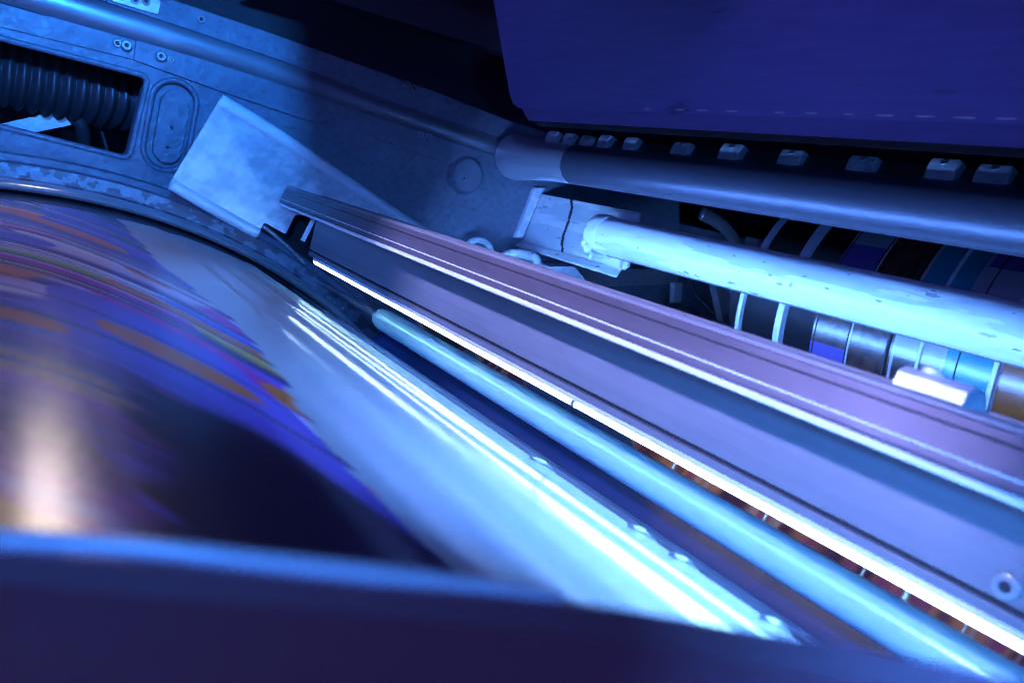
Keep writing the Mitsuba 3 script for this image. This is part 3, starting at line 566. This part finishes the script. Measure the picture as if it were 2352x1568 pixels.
# the inks of the bands across the sheet: (metres along the axis, colour)
INKS = [(0.1, (0.106, 0.024, 0.123)), (0.165, (0.171, 0.073, 0.122)), (0.19, (0.108, 0.026, 0.108)), (0.215, (0.326, 0.194, 0.392)), (0.235, (0.125, 0.0, 0.22)), (0.25, (0.366, 0.201, 0.531)),
        (0.268, (0.329, 0.016, 0.362)), (0.285, (0.122, 0.0, 0.244)), (0.31, (0.04, 0.007, 0.139)), (0.335, (0.21, 0.029, 0.276)), (0.355, (0.49, 0.095, 0.392)), (0.372, (0.683, 0.32, 0.123)),
        (0.4, (0.683, 0.353, 0.123)), (0.412, (0.091, 0.009, 0.223)), (0.43, (0.288, 0.041, 0.386)), (0.455, (0.866, 0.241, 0.0)), (0.49, (0.793, 0.202, 0.0)), (0.505, (0.116, 0.05, 0.133)),
        (0.525, (0.769, 0.611, 0.789)), (0.56, (0.613, 0.407, 0.716)), (0.572, (0.093, 0.027, 0.192)), (0.6, (0.512, 0.324, 0.7)), (0.612, (0.161, 0.046, 0.161)), (0.64, (0.671, 0.44, 0.012)),
        (0.665, (0.318, 0.384, 0.055)), (0.69, (0.743, 0.648, 0.743)), (0.72, (0.202, 0.086, 0.267)), (0.75, (0.638, 0.484, 0.638)), (0.79, (0.722, 0.625, 0.742)), (0.82, (0.244, 0.145, 0.343)),
        (0.9, (0.154, 0.121, 0.318)), (1.1, (0.052, 0.052, 0.118))]
def print_col(p, n, uv):
    a, y = uv.x, uv.y
    g_ = 80. - a; q = y + .012*g_ + .0012*g_*dr.abs(g_); b3 = noise(q*210, a*.05, 5.); b2 = noise(q*85 + 9, a*.03, 2.)
    yy = q + .050*(noise(a*.11, y*4., 4.) - .5) + .006*(noise(a*.3, y*14., 1.) - .5) + .012*(b2 - .5)
    c = mi.Color3f(*INKS[0][1])
    for (y0, _), (y1, k1) in zip(INKS, INKS[1:]): c = mix(c, k1, smoothstep(y0 + .25*(y1 - y0), y1 - .1*(y1 - y0), yy))
    w2 = a*.20 + .6*noise(q*9, 2., 1.)
    c = mix(c, (.50, .05, .34), smoothstep(.60, .66, noise(q*17 + 4, w2, 3.)))
    c = mix(c, (.20, .12, .56), smoothstep(.58, .64, noise(q*21 + 31, w2*1.3 + 5, 7.)))
    c = mix(c, (.70, .20, .04), smoothstep(.64, .69, noise(q*19 + 57, w2 + 9, 2.)))
    b4 = noise(q*420 + 3, a*.06, 9.)
    c = mix(c, (.07, .04, .13), smoothstep(.46, .74, .45*b3 + .55*b2)*.75)
    c = mix(c, (.74, .68, .76), smoothstep(.62, .86, .4*b4 + .6*b3)*smoothstep(.30, .45, q)*.7)
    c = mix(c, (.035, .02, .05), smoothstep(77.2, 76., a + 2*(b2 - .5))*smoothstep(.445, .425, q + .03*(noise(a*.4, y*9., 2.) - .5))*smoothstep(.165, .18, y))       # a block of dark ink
    m = a + 2.6*(noise(y*4., 1.5, 1.) - .5) + .5*(b2 - .5)
    paper = mi.Color3f(.46, .46, .46)*(.94 + .12*noise(p.x*900, p.y*900, p.z*900))                    # plain unprinted margin
    out = mix(c, paper, smoothstep(69.9, 69.6, m))
    return out
def print_rough(p, n, uv): return .145 + .07*smoothstep(67.5, 71., uv.x) + .03*noise(uv.x*2., uv.y*8., 1.)    # inked paper is less smooth than the bare coated margin
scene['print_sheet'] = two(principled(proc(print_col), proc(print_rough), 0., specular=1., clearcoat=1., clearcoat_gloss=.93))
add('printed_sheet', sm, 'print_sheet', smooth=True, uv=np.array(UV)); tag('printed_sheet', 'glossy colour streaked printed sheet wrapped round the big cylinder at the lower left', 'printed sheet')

# ------------------------------------------------------------------ foreground guard
Dg = .115
def pg(px, py, d=Dg): v = np.array([(px - W/2)/F, (H/2 - py)/F, 1.])*d; return M @ v
gp_ = [pg(-200, 1225), pg(0, 1240), pg(300, 1257), pg(650, 1296), pg(1000, 1334), pg(1290, 1372)]
gp2 = arc_pts(gp_, 40)
add('foreground_guard__edge_bar', sweep(gp2, np.r_[np.full(28, .0016), np.linspace(.0016, .0006, 12)], 20, up=(0, 0, 1)), 'guard_edge', smooth=True); tag('foreground_guard__edge_bar', 'pale blue rounded edge bar')
topc = arc_pts([pg(-300, 1240), pg(0, 1262), pg(650, 1318), pg(1250, 1376), pg(1780, 1456), pg(2260, 1545), pg(2700, 1640)], 60)
dg = norm(M @ np.array([0., -1., .35]))
V = np.vstack([topc, topc + dg*.004 + fwd*.004, topc + dg*.12 + fwd*.03, topc + dg*.12 + fwd*.006, topc + dg*.004 - fwd*.004]); n = 60; Fs = []
for r in range(5):
    r2 = (r + 1) % 5
    for i in range(n - 1): Fs += [[r*n + i, r*n + i + 1, r2*n + i + 1], [r*n + i, r2*n + i + 1, r2*n + i]]
gm = trimesh.Trimesh(V, Fs, process=False); gm.fix_normals()
add('foreground_guard__panel', gm, 'guard_paint', smooth=30); tag('foreground_guard', 'blurred dark guard panel with a pale edge in the near foreground', 'guard')

# ------------------------------------------------------------------ unseen plate added above the view to shade the middle of the side frame
uc = [[.150, .46, .080], [.62, .46, .080], [.62, .46, .60], [.150, .46, .60]]
add('shade_plate', slab(uc, .004, (0, 1, 0)), 'cover_paint'); tag('shade_plate', 'upright plate added above the rail, out of the picture, to shade the side frame', 'cover')
